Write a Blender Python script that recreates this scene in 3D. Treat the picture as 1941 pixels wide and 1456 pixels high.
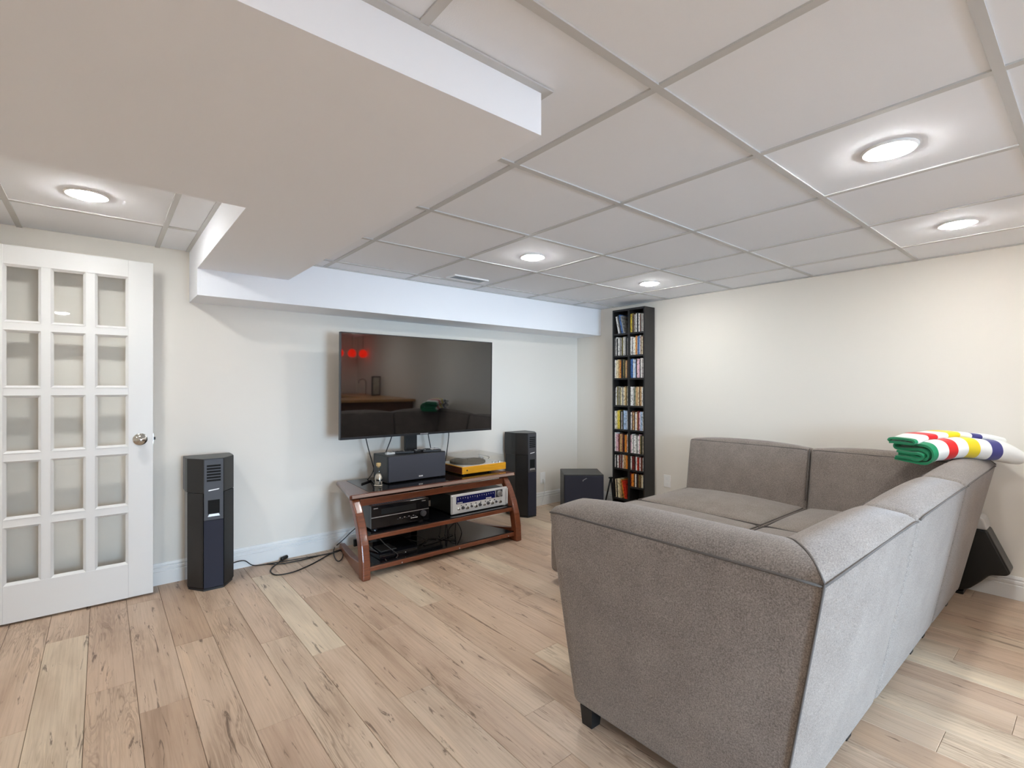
import bpy, bmesh, math, random
from mathutils import Vector, Matrix
random.seed(7)
SC = bpy.context.scene
for o in list(bpy.data.objects): bpy.data.objects.remove(o)
COL = SC.collection
PI = math.pi

# ------------------------------------------------------------------ camera, light, exposure
YAW = 0.69262
cam_d = bpy.data.cameras.new('camera'); cam = bpy.data.objects.new('camera', cam_d); COL.objects.link(cam)
cam.location = (0, 0, 1.23); cam.rotation_euler = (PI/2, 0, -YAW)
cam_d.sensor_width = 36; cam_d.lens = 36*936.85/1941; cam_d.shift_y = 5.4/1941; cam_d.clip_start = 0.03
SC.camera = cam
vs = SC.view_settings
vs.view_transform = 'Standard'; vs.look = 'None'; vs.gamma = 1; vs.use_curve_mapping = False
vs.exposure = 2.07
SC.cycles.use_light_tree = False   # few lamps: plain light picking is quicker here
LED = 50.0                       # radiance of the ceiling downlights
W = bpy.data.worlds.new('sky'); SC.world = W; W.use_nodes = True
bg = W.node_tree.nodes['Background']; bg.inputs[0].default_value = (.62, .78, 1, 1); bg.inputs[1].default_value = 1.2
wl = bpy.data.lights.new('window_daylight', 'AREA'); wl.shape = 'RECTANGLE'; wl.size = 1.2; wl.size_y = 1.0
wl.energy = 13.5; wl.color = (.52, .75, 1); wl.spread = 1.1
wlo = bpy.data.objects.new('window_daylight', wl); COL.objects.link(wlo)
wlo.location = (1.0, -3.32, .95); wlo.rotation_euler = (PI/2-.20, 0, -.28)

# ------------------------------------------------------------------ helpers
def lin(c):
    def f(v):
        v /= 255.0
        return v/12.92 if v <= .04045 else ((v+.055)/1.055)**2.4
    return (f(c[0]), f(c[1]), f(c[2]), 1)
def mat(name, rgb, rough=.5, metal=0, spec=.5, noise=None, bump=None, emit=None, coat=0):
    m = bpy.data.materials.new(name); m.use_nodes = True
    nt = m.node_tree; b = nt.nodes['Principled BSDF']
    c = lin(rgb)
    b.inputs['Base Color'].default_value = c
    b.inputs['Roughness'].default_value = rough; b.inputs['Metallic'].default_value = metal
    b.inputs['Specular IOR Level'].default_value = spec
    b.inputs['Coat Weight'].default_value = coat
    if coat: b.inputs['Coat Roughness'].default_value = .06
    tc = nt.nodes.new('ShaderNodeTexCoord')
    if noise:
        sc, amt = noise[0], noise[1]
        n = nt.nodes.new('ShaderNodeTexNoise'); n.inputs['Scale'].default_value = sc; n.inputs['Detail'].default_value = 4
        mp = nt.nodes.new('ShaderNodeMapping')
        if len(noise) > 2: mp.inputs['Scale'].default_value = noise[2]
        nt.links.new(tc.outputs['Object'], mp.inputs[0]); nt.links.new(mp.outputs[0], n.inputs['Vector'])
        r = nt.nodes.new('ShaderNodeValToRGB')
        r.color_ramp.elements[0].position = .3; r.color_ramp.elements[1].position = .7
        r.color_ramp.elements[0].color = tuple(v*(1-amt) for v in c[:3])+(1,)
        r.color_ramp.elements[1].color = tuple(min(1, v*(1+amt)) for v in c[:3])+(1,)
        nt.links.new(n.outputs['Fac'], r.inputs[0]); nt.links.new(r.outputs[0], b.inputs['Base Color'])
    if bump:
        n2 = nt.nodes.new('ShaderNodeTexNoise'); n2.inputs['Scale'].default_value = bump[0]; n2.inputs['Detail'].default_value = 1
        nt.links.new(tc.outputs['Object'], n2.inputs['Vector'])
        bp = nt.nodes.new('ShaderNodeBump'); bp.inputs['Strength'].default_value = bump[1]; bp.inputs['Distance'].default_value = .002
        nt.links.new(n2.outputs['Fac'], bp.inputs['Height']); nt.links.new(bp.outputs[0], b.inputs['Normal'])
    if emit:
        b.inputs['Emission Color'].default_value = lin(emit[0]); b.inputs['Emission Strength'].default_value = emit[1]
    return m
def glassmat(name, tint=(1, 1, 1), rough=.02, extra=0.0):
    m = bpy.data.materials.new(name); m.use_nodes = True; nt = m.node_tree
    nt.nodes.remove(nt.nodes['Principled BSDF']); out = nt.nodes['Material Output']
    tr = nt.nodes.new('ShaderNodeBsdfTransparent'); tr.inputs[0].default_value = (*tint, 1)
    gl = nt.nodes.new('ShaderNodeBsdfGlossy'); gl.inputs['Roughness'].default_value = rough
    fr = nt.nodes.new('ShaderNodeLayerWeight'); fr.inputs['Blend'].default_value = .5
    pw = nt.nodes.new('ShaderNodeMath'); pw.operation = 'POWER'; pw.inputs[1].default_value = 4
    ad = nt.nodes.new('ShaderNodeMath'); ad.operation = 'MULTIPLY_ADD'; ad.inputs[1].default_value = .6; ad.inputs[2].default_value = .03+extra
    nt.links.new(fr.outputs['Facing'], pw.inputs[0]); nt.links.new(pw.outputs[0], ad.inputs[0])
    mx = nt.nodes.new('ShaderNodeMixShader')
    nt.links.new(ad.outputs[0], mx.inputs[0]); nt.links.new(tr.outputs[0], mx.inputs[1]); nt.links.new(gl.outputs[0], mx.inputs[2])
    nt.links.new(mx.outputs[0], out.inputs[0])
    return m

ORG = {}
def org(p): return ORG.get(p, Vector((0, 0, 0))) if p else Vector((0, 0, 0))
def link(o, parent):
    COL.objects.link(o)
    if parent: o.parent = parent
    return o
def meshobj(name, verts, faces, m, parent=None, smooth=False, bevel=0, seg=2, angle=35):
    """verts in world coordinates (or local ones under a thing registered with ORG zero)"""
    og = org(parent)
    me = bpy.data.meshes.new(name)
    me.from_pydata([tuple(Vector(v)-og) for v in verts], [], faces)
    bm = bmesh.new(); bm.from_mesh(me); bmesh.ops.recalc_face_normals(bm, faces=bm.faces); bm.to_mesh(me); bm.free()
    me.materials.append(m)
    if smooth:
        for p in me.polygons: p.use_smooth = True
    o = bpy.data.objects.new(name, me)
    ORG[o] = og
    if bevel:
        md = o.modifiers.new('bevel', 'BEVEL'); md.width = bevel; md.segments = seg; md.limit_method = 'ANGLE'; md.angle_limit = math.radians(angle)
    return link(o, parent)
BF = [(0, 3, 2, 1), (4, 5, 6, 7), (0, 1, 5, 4), (1, 2, 6, 5), (2, 3, 7, 6), (3, 0, 4, 7)]
def bv(x0, x1, y0, y1, z0, z1):
    return [(x0, y0, z0), (x1, y0, z0), (x1, y1, z0), (x0, y1, z0), (x0, y0, z1), (x1, y0, z1), (x1, y1, z1), (x0, y1, z1)]
def box(name, x0, x1, y0, y1, z0, z1, m, parent=None, bevel=0, seg=2):
    return meshobj(name, bv(x0, x1, y0, y1, z0, z1), BF, m, parent, bevel=bevel, seg=seg)
def boxes(name, lst, m, parent=None, bevel=0):
    V, F = [], []
    for b in lst:
        k = len(V); V += bv(*b); F += [tuple(i+k for i in f) for f in BF]
    return meshobj(name, V, F, m, parent, bevel=bevel)
def prism(name, poly, axis, a, b, m, parent=None, bevel=0, smooth=False, seg=2, angle=35):
    """poly of 2-D points swept along axis from a to b. axis x: (y,z)  y: (x,z)  z: (x,y)"""
    def mk(p, t): return (t, p[0], p[1]) if axis == 'x' else ((p[0], t, p[1]) if axis == 'y' else (p[0], p[1], t))
    n = len(poly); V = [mk(p, a) for p in poly]+[mk(p, b) for p in poly]
    F = [tuple(range(n)), tuple(range(2*n-1, n-1, -1))]+[(i, (i+1) % n, n+(i+1) % n, n+i) for i in range(n)]
    return meshobj(name, V, F, m, parent, bevel=bevel, smooth=smooth, seg=seg, angle=angle)
def catmull(pts, sub=6):
    P = [Vector(p) for p in pts]; out = []
    for i in range(len(P)-1):
        p0 = P[max(i-1, 0)]; p1 = P[i]; p2 = P[i+1]; p3 = P[min(i+2, len(P)-1)]
        for k in range(sub):
            t = k/sub
            out.append(.5*((2*p1)+(p2-p0)*t+(2*p0-5*p1+4*p2-p3)*t*t+(3*p1-p0-3*p2+p3)*t*t*t))
    out.append(P[-1]); return out
def tubegeo(pts, r, n=6):
    V, F = [], []; up = Vector((0.13, .21, 1)).normalized()
    for i, p in enumerate(pts):
        t = (pts[min(i+1, len(pts)-1)]-pts[max(i-1, 0)]); t = t.normalized() if t.length > 1e-9 else Vector((1, 0, 0))
        a = t.cross(up)
        if a.length < .05: a = t.cross(Vector((1, 0, 0)))
        a.normalize(); b = t.cross(a)
        for k in range(n):
            an = 2*PI*k/n; V.append(p+a*math.cos(an)*r+b*math.sin(an)*r)
        if i:
            q = (i-1)*n
            F += [(q+k, q+(k+1) % n, q+n+(k+1) % n, q+n+k) for k in range(n)]
    F += [tuple(range(n-1, -1, -1)), tuple(range(len(V)-n, len(V)))]
    return V, F
def tube(name, pts, r, m, parent=None, sub=6, n=6):
    P = catmull(pts, sub) if sub else [Vector(p) for p in pts]
    V, F = tubegeo(P, r, n)
    return meshobj(name, V, F, m, parent, smooth=True)
def lathe(name, prof, c, m, parent=None, n=24, axis='z', smooth=True, d=1, ring=False):
    """prof list of (radius, height) revolved about axis through c"""
    V, F = [], []
    for r, h in prof:
        for k in range(n):
            a = 2*PI*k/n; u, v = r*math.cos(a), r*math.sin(a)
            V.append((c[0]+u, c[1]+v, c[2]+h*d) if axis == 'z' else ((c[0]+u, c[1]+h*d, c[2]+v) if axis == 'y' else (c[0]+h*d, c[1]+u, c[2]+v)))
    for i in range(len(prof)-1):
        q = i*n; F += [(q+k, q+(k+1) % n, q+n+(k+1) % n, q+n+k) for k in range(n)]
    if ring: q = (len(prof)-1)*n; F += [(q+k, q+(k+1) % n, (k+1) % n, k) for k in range(n)]
    else: F += [tuple(range(n)), tuple(range(len(V)-n, len(V)))]
    o = meshobj(name, V, F, m, parent, smooth=smooth)
    if smooth:
        md = o.modifiers.new('es', 'EDGE_SPLIT'); md.split_angle = math.radians(40)
    return o
def disc(name, r, c, m, parent=None, n=24, h=.002): return lathe(name, [(r, 0), (r, h)], c, m, parent, n)
def tag(o, label, cat=None, group=None, kind=None):
    o['label'] = label
    if cat: o['category'] = cat
    if group: o['group'] = group
    if kind: o['kind'] = kind
    return o
def thing(name, label, cat, loc, rotz=0, group=None, kind=None, local=False):
    o = bpy.data.objects.new(name, None); COL.objects.link(o); o.empty_display_size = .1
    o.location = loc; o.rotation_euler = (0, 0, rotz)
    ORG[o] = Vector((0, 0, 0)) if local else Vector(loc)
    return tag(o, label, cat, group, kind)

def trilin(c, u, v, w):
    # c: bottom 4 (ccw), top 4
    def bl(q): return (q[0]*(1-u)+q[1]*u)*(1-v)+(q[3]*(1-u)+q[2]*u)*v
    return bl(c[:4])*(1-w)+bl(c[4:])*w
def cushion(name, corners, bulge, m, parent, n=12, bevel=.02, seg=3, flat=()):
    """pillowy hexahedron: corners 8 (bottom ccw, top ccw), bulge dict of faces -z +z -y +x +y -x;
    edges of the faces listed in flat keep a tight seam, all others are rounded by bevel"""
    c = [Vector(p) for p in corners]
    def par(L):
        e = min(.3, bevel*1.5/max(L, .01)); return [0.0]+[e+(1-2*e)*k/(n-2) for k in range(n-1)]+[1.0]
    def ln(pairs): return sum((c[a]-c[b]).length for a, b in pairs)/4
    T = [par(ln(((0, 1), (3, 2), (4, 5), (7, 6)))), par(ln(((0, 3), (1, 2), (4, 7), (5, 6)))), par(ln(((0, 4), (1, 5), (2, 6), (3, 7))))]
    cen = sum(c, Vector())/8; idx = {}; V = []; F = []
    def fall(ax, t, k):
        if k == '+z' and ((t < .5 and '-'+'xyz'[ax] in flat) or (t >= .5 and '+'+'xyz'[ax] in flat)): return 1.0
        return 1-abs(2*t-1)**2.4
    faces = {'-z': (2, 0), '+z': (2, n), '-y': (1, 0), '+y': (1, n), '-x': (0, 0), '+x': (0, n)}
    for k, (ax, val) in faces.items():
        B = bulge.get(k, 0); o2 = [a for a in range(3) if a != ax]
        def key(i, j):
            q = [0, 0, 0]; q[ax] = val; q[o2[0]] = i; q[o2[1]] = j; return tuple(q)
        def pos(q): return trilin(c, T[0][q[0]], T[1][q[1]], T[2][q[2]])
        q = [pos(key(*t)) for t in ((0, 0), (n, 0), (n, n), (0, n))]
        nr = (q[2]-q[0]).cross(q[3]-q[1]).normalized()
        if nr.dot(sum(q, Vector())/4-cen) < 0: nr = -nr
        for i in range(n+1):
            for j in range(n+1):
                kk = key(i, j)
                if kk not in idx:
                    a, b = T[o2[0]][i], T[o2[1]][j]
                    idx[kk] = len(V); V.append(pos(kk)+nr*B*fall(o2[0], a, k)*fall(o2[1], b, k))
        for i in range(n):
            for j in range(n): F.append((idx[key(i, j)], idx[key(i+1, j)], idx[key(i+1, j+1)], idx[key(i, j+1)]))
    og = org(parent); me = bpy.data.meshes.new(name)
    me.from_pydata([tuple(v-og) for v in V], [], F)
    bm = bmesh.new(); bm.from_mesh(me); bm.verts.ensure_lookup_table()
    bmesh.ops.recalc_face_normals(bm, faces=bm.faces)
    lay = bm.edges.layers.float.new('bevel_weight_edge')
    inv = {v: k for k, v in idx.items()}
    for e in bm.edges:
        a, b = inv[e.verts[0].index], inv[e.verts[1].index]
        on = [f for f, (ax, val) in faces.items() if a[ax] == val and b[ax] == val]
        if len(on) == 2: e[lay] = .12 if any(f in flat for f in on) else 1.0
    bm.to_mesh(me); bm.free()
    me.materials.append(m)
    for p in me.polygons: p.use_smooth = True
    o = bpy.data.objects.new(name, me); ORG[o] = og
    md = o.modifiers.new('bevel', 'BEVEL'); md.width = bevel; md.segments = seg; md.limit_method = 'WEIGHT'
    return link(o, parent)

# ------------------------------------------------------------------ materials
M = {}
M['wall'] = mat('wall_paint', (234, 228, 218), .75)
M['ceil'] = mat('ceiling_tile', (243, 245, 248), .9, bump=(420, .2))
M['bulk'] = mat('bulkhead_paint', (246, 248, 252), .8)
M['tee'] = mat('tee_metal', (205, 204, 201), .55)
M['slab'] = mat('plenum', (90, 88, 85), .9)
M['trim'] = mat('white_trim', (236, 235, 232), .4)
M['door'] = mat('door_paint', (226, 225, 222), .4)
M['glass'] = glassmat('pane_glass', (.992, .995, .992))
M['chrome'] = mat('brushed_nickel', (200, 198, 192), .18, 1)
M['black'] = mat('matte_black', (26, 26, 27), .5)
M['soft'] = mat('satin_black', (34, 33, 32), .38, noise=(9, .1))
M['gloss'] = mat('gloss_black', (14, 14, 17), .07)
M['hole'] = mat('void_black', (4, 4, 4), .9)
M['grille'] = mat('grille_cloth', (64, 65, 73), .85, bump=(900, .4))
M['baffle'] = mat('baffle_grey', (66, 66, 70), .5)
M['navy'] = mat('grille_navy', (38, 40, 54), .8, bump=(900, .4))
M['silver'] = mat('silver', (205, 205, 206), .28, .85)
M['alu'] = mat('brushed_aluminium', (226, 227, 227), .38, .25)
M['lacquer_sheen'] = mat('lacquered_edge_sheen', (158, 132, 120), .14, .35)  # paler than the wood: the bevel's reflected light is put into the colour
M['white'] = mat('white_plastic', (240, 240, 238), .4)
M['screen'] = mat('screen_glass', (5, 5, 6), .03)
M['screen'].node_tree.nodes['Principled BSDF'].inputs['IOR'].default_value = 2.1
M['bezel'] = mat('bezel', (60, 60, 62), .3, .7)
M['cable'] = mat('cable_rubber', (32, 26, 22), .5)
M['led'] = mat('led_diffuser', (255, 255, 255), .5, emit=((252, 253, 253), LED))
M['foot'] = mat('foot_black', (20, 18, 18), .5)
M['outlet'] = mat('outlet_white', (244, 243, 240), .35)
M['rock'] = mat('rocker_vinyl', (22, 22, 21), .33)
M['rockgrey'] = mat('rocker_grey', (196, 194, 190), .5)
M['cork'] = mat('cork', (190, 160, 110), .8, noise=(300, .2))
M['pewter'] = mat('pewter', (190, 182, 168), .32, .75, noise=(90, .2))
M['clear'] = glassmat('clear_acrylic', (.975, .97, .955), .03, .0)
M['smoke'] = glassmat('bottle_glass', (.80, .80, .78), .02, .04)
M['orange'] = mat('honey_wood', (226, 160, 34), .35, noise=(14, .12, (1, 1, 10)))
M['dial'] = mat('dial_blue', (26, 30, 84), .12, noise=(160, .45))
M['vent'] = mat('vent_blue_lit', (52, 84, 104), .3)  # blue light on the receiver's vent slots, painted as base colour
M['plat'] = mat('platter_rubber', (104, 98, 88), .6)
M['tan'] = mat('counter_wood', (188, 140, 88), .3, noise=(8, .15, (1, 8, 1)))
M['brown'] = mat('cabinet_brown', (92, 58, 36), .5, noise=(8, .15))
M['red'] = mat('red_glass', (220, 20, 10), .1, emit=((255, 40, 16), .8))
M['paper'] = mat('print_paper', (200, 196, 184), .7, noise=(12, .2))

def wood(name, rgb, amt=.28, rough=.28, sc=(2, 18, 18), coat=.25):
    m = mat(name, rgb, rough, noise=(6, amt, sc), coat=coat); return m
M['walnut'] = wood('cherry_wood', (112, 60, 36))
M['walnut2'] = wood('cherry_wood_top', (98, 54, 38), .22, .16)

def fabric(name, dark, lightc):
    m = bpy.data.materials.new(name); m.use_nodes = True; nt = m.node_tree; b = nt.nodes['Principled BSDF']
    tc = nt.nodes.new('ShaderNodeTexCoord')
    n = nt.nodes.new('ShaderNodeTexNoise'); n.inputs['Scale'].default_value = 260; n.inputs['Detail'].default_value = 5; n.inputs['Roughness'].default_value = .7
    nt.links.new(tc.outputs['Object'], n.inputs['Vector'])
    n3 = nt.nodes.new('ShaderNodeTexNoise'); n3.inputs['Scale'].default_value = 9; n3.inputs['Detail'].default_value = 3
    nt.links.new(tc.outputs['Object'], n3.inputs['Vector'])
    r = nt.nodes.new('ShaderNodeValToRGB'); r.color_ramp.elements[0].position = .36; r.color_ramp.elements[1].position = .66
    r.color_ramp.elements[0].color = lin(dark); r.color_ramp.elements[1].color = lin(lightc)
    ad = nt.nodes.new('ShaderNodeMath'); ad.operation = 'MULTIPLY_ADD'; ad.inputs[1].default_value = .16; ad.inputs[2].default_value = -.08
    nt.links.new(n3.outputs['Fac'], ad.inputs[0])
    a2 = nt.nodes.new('ShaderNodeMath'); nt.links.new(n.outputs['Fac'], a2.inputs[0]); nt.links.new(ad.outputs[0], a2.inputs[1])
    nt.links.new(a2.outputs[0], r.inputs[0]); nt.links.new(r.outputs[0], b.inputs['Base Color'])
    b.inputs['Roughness'].default_value = .95; b.inputs['Specular IOR Level'].default_value = .15
    b.inputs['Sheen Weight'].default_value = .25; b.inputs['Sheen Roughness'].default_value = .5
    bp = nt.nodes.new('ShaderNodeBump'); bp.inputs['Strength'].default_value = .35; bp.inputs['Distance'].default_value = .002
    nt.links.new(n.outputs['Fac'], bp.inputs['Height']); nt.links.new(bp.outputs[0], b.inputs['Normal'])
    return m
M['sofa'] = fabric('sofa_weave', (102, 92, 85), (154, 143, 134))
M['piping'] = mat('piping_cord', (92, 86, 82), .9)

def floor_material():
    m = bpy.data.materials.new('laminate_plank'); m.use_nodes = True; nt = m.node_tree; b = nt.nodes['Principled BSDF']
    L = nt.links.new
    tc = nt.nodes.new('ShaderNodeTexCoord'); oi = nt.nodes.new('ShaderNodeObjectInfo')
    mul = nt.nodes.new('ShaderNodeVectorMath'); mul.operation = 'MULTIPLY_ADD'
    cr = nt.nodes.new('ShaderNodeCombineXYZ')
    for k in range(3): L(oi.outputs['Random'], cr.inputs[k])
    mul.inputs[1].default_value = (37, 53, 91)
    L(cr.outputs[0], mul.inputs[0]); L(tc.outputs['Object'], mul.inputs[2])
    def noise(scale, vec, det=4, ro=.55, dist=0):
        mp = nt.nodes.new('ShaderNodeMapping'); mp.inputs['Scale'].default_value = vec; L(mul.outputs[0], mp.inputs[0])
        n = nt.nodes.new('ShaderNodeTexNoise'); n.inputs['Scale'].default_value = scale; n.inputs['Detail'].default_value = det
        n.inputs['Roughness'].default_value = ro; n.inputs['Distortion'].default_value = dist
        L(mp.outputs[0], n.inputs['Vector']); return n
    def ramp(src, st):
        r = nt.nodes.new('ShaderNodeValToRGB'); e = r.color_ramp.elements
        while len(e) < len(st): e.new(.5)
        for i, (p, c) in enumerate(st): e[i].position = p; e[i].color = c if len(c) == 4 else (*c, 1)
        L(src, r.inputs[0]); return r
    base = ramp(oi.outputs['Random'], [(0, lin((186, 159, 135))), (.25, lin((208, 184, 160))), (.45, lin((196, 170, 147))), (.62, lin((215, 197, 172))), (.8, lin((190, 163, 140))), (1, lin((206, 181, 157)))])
    def mix(kind, fac, a, bcol):
        x = nt.nodes.new('ShaderNodeMix'); x.data_type = 'RGBA'; x.blend_type = kind
        if isinstance(fac, float): x.inputs[0].default_value = fac
        else: L(fac, x.inputs[0])
        L(a, x.inputs[6])
        if isinstance(bcol, tuple): x.inputs[7].default_value = bcol
        else: L(bcol, x.inputs[7])
        return x.outputs[2]
    # broad tone clouds along the plank
    n1 = noise(1.0, (9, 1.7, 1), 3, .5, .4)
    c1 = ramp(n1.outputs['Fac'], [(.28, (.72, .67, .64)), (.46, (.96, .95, .94)), (.55, (1, 1, 1)), (.74, (1.16, 1.14, 1.10))])
    col = mix('MULTIPLY', .85, base.outputs[0], c1.outputs[0])
    # fine grain
    n2 = noise(1.0, (130, 3.2, 1), 5, .65, .2)
    c2 = ramp(n2.outputs['Fac'], [(.34, (.80, .77, .74)), (.55, (1, 1, 1)), (.75, (1.07, 1.06, 1.05))])
    col = mix('MULTIPLY', .75, col, c2.outputs[0])
    # cathedral grain where a second cloud allows
    nm = noise(1.0, (5, 1.1, 1), 2, .5)
    cm = ramp(nm.outputs['Fac'], [(.52, (0, 0, 0)), (.66, (1, 1, 1))])
    n3 = noise(1.0, (26, 2.0, 1), 3, .5, 1.6)
    c3 = ramp(n3.outputs['Fac'], [(.42, (0, 0, 0)), (.47, (1, 1, 1)), (.52, (0, 0, 0)), (.60, (.7, .7, .7)), (.64, (0, 0, 0))])
    f3 = mix('MULTIPLY', 1.0, cm.outputs[0], c3.outputs[0])
    sc3 = nt.nodes.new('ShaderNodeMath'); sc3.operation = 'MULTIPLY'; sc3.inputs[1].default_value = .55; L(f3, sc3.inputs[0])
    col = mix('MIX', sc3.outputs[0], col, lin((112, 86, 64)))
    # dark cracks and knots
    n4 = noise(1.0, (27, 2.9, 1), 5, .66, 1.3)
    c4 = ramp(n4.outputs['Fac'], [(.61, (0, 0, 0)), (.66, (1, 1, 1))])
    sc4 = nt.nodes.new('ShaderNodeMath'); sc4.operation = 'MULTIPLY'; sc4.inputs[1].default_value = .75; L(c4.outputs[0], sc4.inputs[0])
    col = mix('MIX', sc4.outputs[0], col, lin((88, 66, 50)))
    L(col, b.inputs['Base Color'])
    b.inputs['Roughness'].default_value = .42; b.inputs['Specular IOR Level'].default_value = .4
    bp = nt.nodes.new('ShaderNodeBump'); bp.inputs['Strength'].default_value = .12; bp.inputs['Distance'].default_value = .001
    L(n2.outputs['Fac'], bp.inputs['Height']); L(bp.outputs[0], b.inputs['Normal'])
    return m
M['plank'] = floor_material()
M['groove'] = mat('plank_groove', (78, 60, 46), .8)

def book_material():
    m = bpy.data.materials.new('book_spine'); m.use_nodes = True; nt = m.node_tree; b = nt.nodes['Principled BSDF']; L = nt.links.new
    oi = nt.nodes.new('ShaderNodeObjectInfo'); tc = nt.nodes.new('ShaderNodeTexCoord')
    cr = nt.nodes.new('ShaderNodeCombineXYZ')
    for k in range(3): L(oi.outputs['Random'], cr.inputs[k])
    mul = nt.nodes.new('ShaderNodeVectorMath'); mul.operation = 'MULTIPLY_ADD'; mul.inputs[1].default_value = (31, 47, 63)
    L(cr.outputs[0], mul.inputs[0]); L(tc.outputs['Object'], mul.inputs[2])
    mp = nt.nodes.new('ShaderNodeMapping'); mp.inputs['Scale'].default_value = (30, 90, 55); L(mul.outputs[0], mp.inputs[0])
    n = nt.nodes.new('ShaderNodeTexNoise'); n.inputs['Scale'].default_value = 1; n.inputs['Detail'].default_value = 3; L(mp.outputs[0], n.inputs[0])
    r = nt.nodes.new('ShaderNodeValToRGB'); r.color_ramp.elements[0].position = .40; r.color_ramp.elements[1].position = .47
    r.color_ramp.elements[0].color = (.22, .2, .19, 1); r.color_ramp.elements[1].color = (1, 1, 1, 1)
    L(n.outputs['Fac'], r.inputs[0])
    x = nt.nodes.new('ShaderNodeMix'); x.data_type = 'RGBA'; x.blend_type = 'MULTIPLY'; x.inputs[0].default_value = .75
    L(oi.outputs['Color'], x.inputs[6]); L(r.outputs[0], x.inputs[7]); L(x.outputs[2], b.inputs['Base Color'])
    b.inputs['Roughness'].default_value = .35
    return m
M['book'] = book_material()

def stripes_material(axis, stops, name):
    """flat colour bands along a local axis; stops list of (upper limit, rgb), limits in metres from 0"""
    m = bpy.data.materials.new(name); m.use_nodes = True; nt = m.node_tree; b = nt.nodes['Principled BSDF']; L = nt.links.new
    tc = nt.nodes.new('ShaderNodeTexCoord'); sp = nt.nodes.new('ShaderNodeSeparateXYZ'); L(tc.outputs['Object'], sp.inputs[0])
    r = nt.nodes.new('ShaderNodeValToRGB'); r.color_ramp.interpolation = 'CONSTANT'; e = r.color_ramp.elements
    while len(e) < len(stops): e.new(.5)
    pos = 0
    for i, (u, c) in enumerate(stops): e[i].position = pos; e[i].color = lin(c); pos = u
    L(sp.outputs[axis], r.inputs[0]); L(r.outputs[0], b.inputs['Base Color'])
    b.inputs['Roughness'].default_value = .95; b.inputs['Sheen Weight'].default_value = .3
    n = nt.nodes.new('ShaderNodeTexNoise'); n.inputs['Scale'].default_value = 350; L(tc.outputs['Object'], n.inputs[0])
    bp = nt.nodes.new('ShaderNodeBump'); bp.inputs['Strength'].default_value = .3; bp.inputs['Distance'].default_value = .002
    L(n.outputs['Fac'], bp.inputs['Height']); L(bp.outputs[0], b.inputs['Normal'])
    return m

# ------------------------------------------------------------------ the room
XR, YT, XL, YB = 4.074, 3.773, -1.9, -3.1
HC, HL = 2.048, 2.095
def struct(o, label): return tag(o, label, None, None, 'structure')
struct(box('wall_back', XL-.1, XR+.1, YT, YT+.1, -.05, 2.3, M['wall']), 'warm white painted wall behind the television')
struct(box('wall_right', XR, XR+.1, YB-.1, YT, -.05, 2.3, M['wall']), 'warm white painted wall beside the tall bookcase')
struct(box('wall_left', XL-.1, XL, YB-.1, YT, -.05, 2.3, M['wall']), 'warm white painted wall left of the view')
WX0, WX1, WZ0, WZ1 = .35, 1.65, .05, 1.96
struct(boxes('wall_rear', [(XL, WX0, YB-.1, YB, -.05, 2.3), (WX1, XR, YB-.1, YB, -.05, 2.3), (WX0, WX1, YB-.1, YB, -.05, WZ0), (WX0, WX1, YB-.1, YB, WZ1, 2.3)], M['wall']), 'painted wall behind the viewer with the daylight window')
win = thing('window_1', 'white framed tall window letting in daylight behind the viewer', None, (WX0, YB, WZ0), kind='structure')
boxes('window_frame', [(WX0, WX0+.05, YB-.09, YB+.01, WZ0, WZ1), (WX1-.05, WX1, YB-.09, YB+.01, WZ0, WZ1), (WX0+.05, WX1-.05, YB-.09, YB+.01, WZ0, WZ0+.05), (WX0+.05, WX1-.05, YB-.09, YB+.01, WZ1-.05, WZ1), (.975, 1.025, YB-.08, YB, WZ0+.05, WZ1-.05)], M['trim'], win)
box('pane', WX0+.05, .975, YB-.05, YB-.045, WZ0+.05, WZ1-.05, M['glass'], win)
box('pane', 1.025, WX1-.05, YB-.05, YB-.045, WZ0+.05, WZ1-.05, M['glass'], win)

# floor: a dark underlay and one object per laminate plank
flo = struct(box('floor', XL, XR, YB, YT, -.05, -.008, M['groove']), 'light oak laminate floor of long planks')
PW, PL, X0 = .158, 1.197, -.208
known = {0: 3.24, 1: 2.60, 2: 2.324, 3: 2.82, 4: 1.94, 5: 2.585, 6: 2.32, 7: 1.787, 8: 2.345, 9: 1.39, 11: 1.69, 13: 2.178}
pm = {}
kmin = math.floor((XL-X0)/PW); kmax = math.ceil((XR-X0)/PW)
for k in range(kmin, kmax):
    xa, xb = max(X0+k*PW, XL)+.0007, min(X0+(k+1)*PW, XR)-.0007
    if xb-xa < .01: continue
    j = known.get(k, random.random()*PL)
    y = j-math.ceil((j-YB)/PL)*PL
    while y < YT:
        ya, yb = max(y, YB)+.0005, min(y+PL, YT)-.0005
        y += PL
        if yb-ya < .02: continue
        key = (round(xb-xa, 4), round(yb-ya, 4))
        if key not in pm:
            w, l = (xb-xa)/2, (yb-ya)/2; c = .0012
            V = [(-w, -l, -.008), (w, -l, -.008), (w, l, -.008), (-w, l, -.008), (-w, -l, -c), (w, -l, -c), (w, l, -c), (-w, l, -c),
                 (-w+c, -l+c, 0), (w-c, -l+c, 0), (w-c, l-c, 0), (-w+c, l-c, 0)]
            F = [(0, 3, 2, 1)]+[(i, (i+1) % 4, 4+(i+1) % 4, 4+i) for i in range(4)]+[(4+i, 4+(i+1) % 4, 8+(i+1) % 4, 8+i) for i in range(4)]+[(8, 9, 10, 11)]
            me = bpy.data.meshes.new('plank'); me.from_pydata(V, [], F); me.materials.append(M['plank']); pm[key] = me
        o = bpy.data.objects.new('plank', pm[key]); o.location = ((xa+xb)/2, (ya+yb)/2, 0); link(o, flo)

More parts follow.
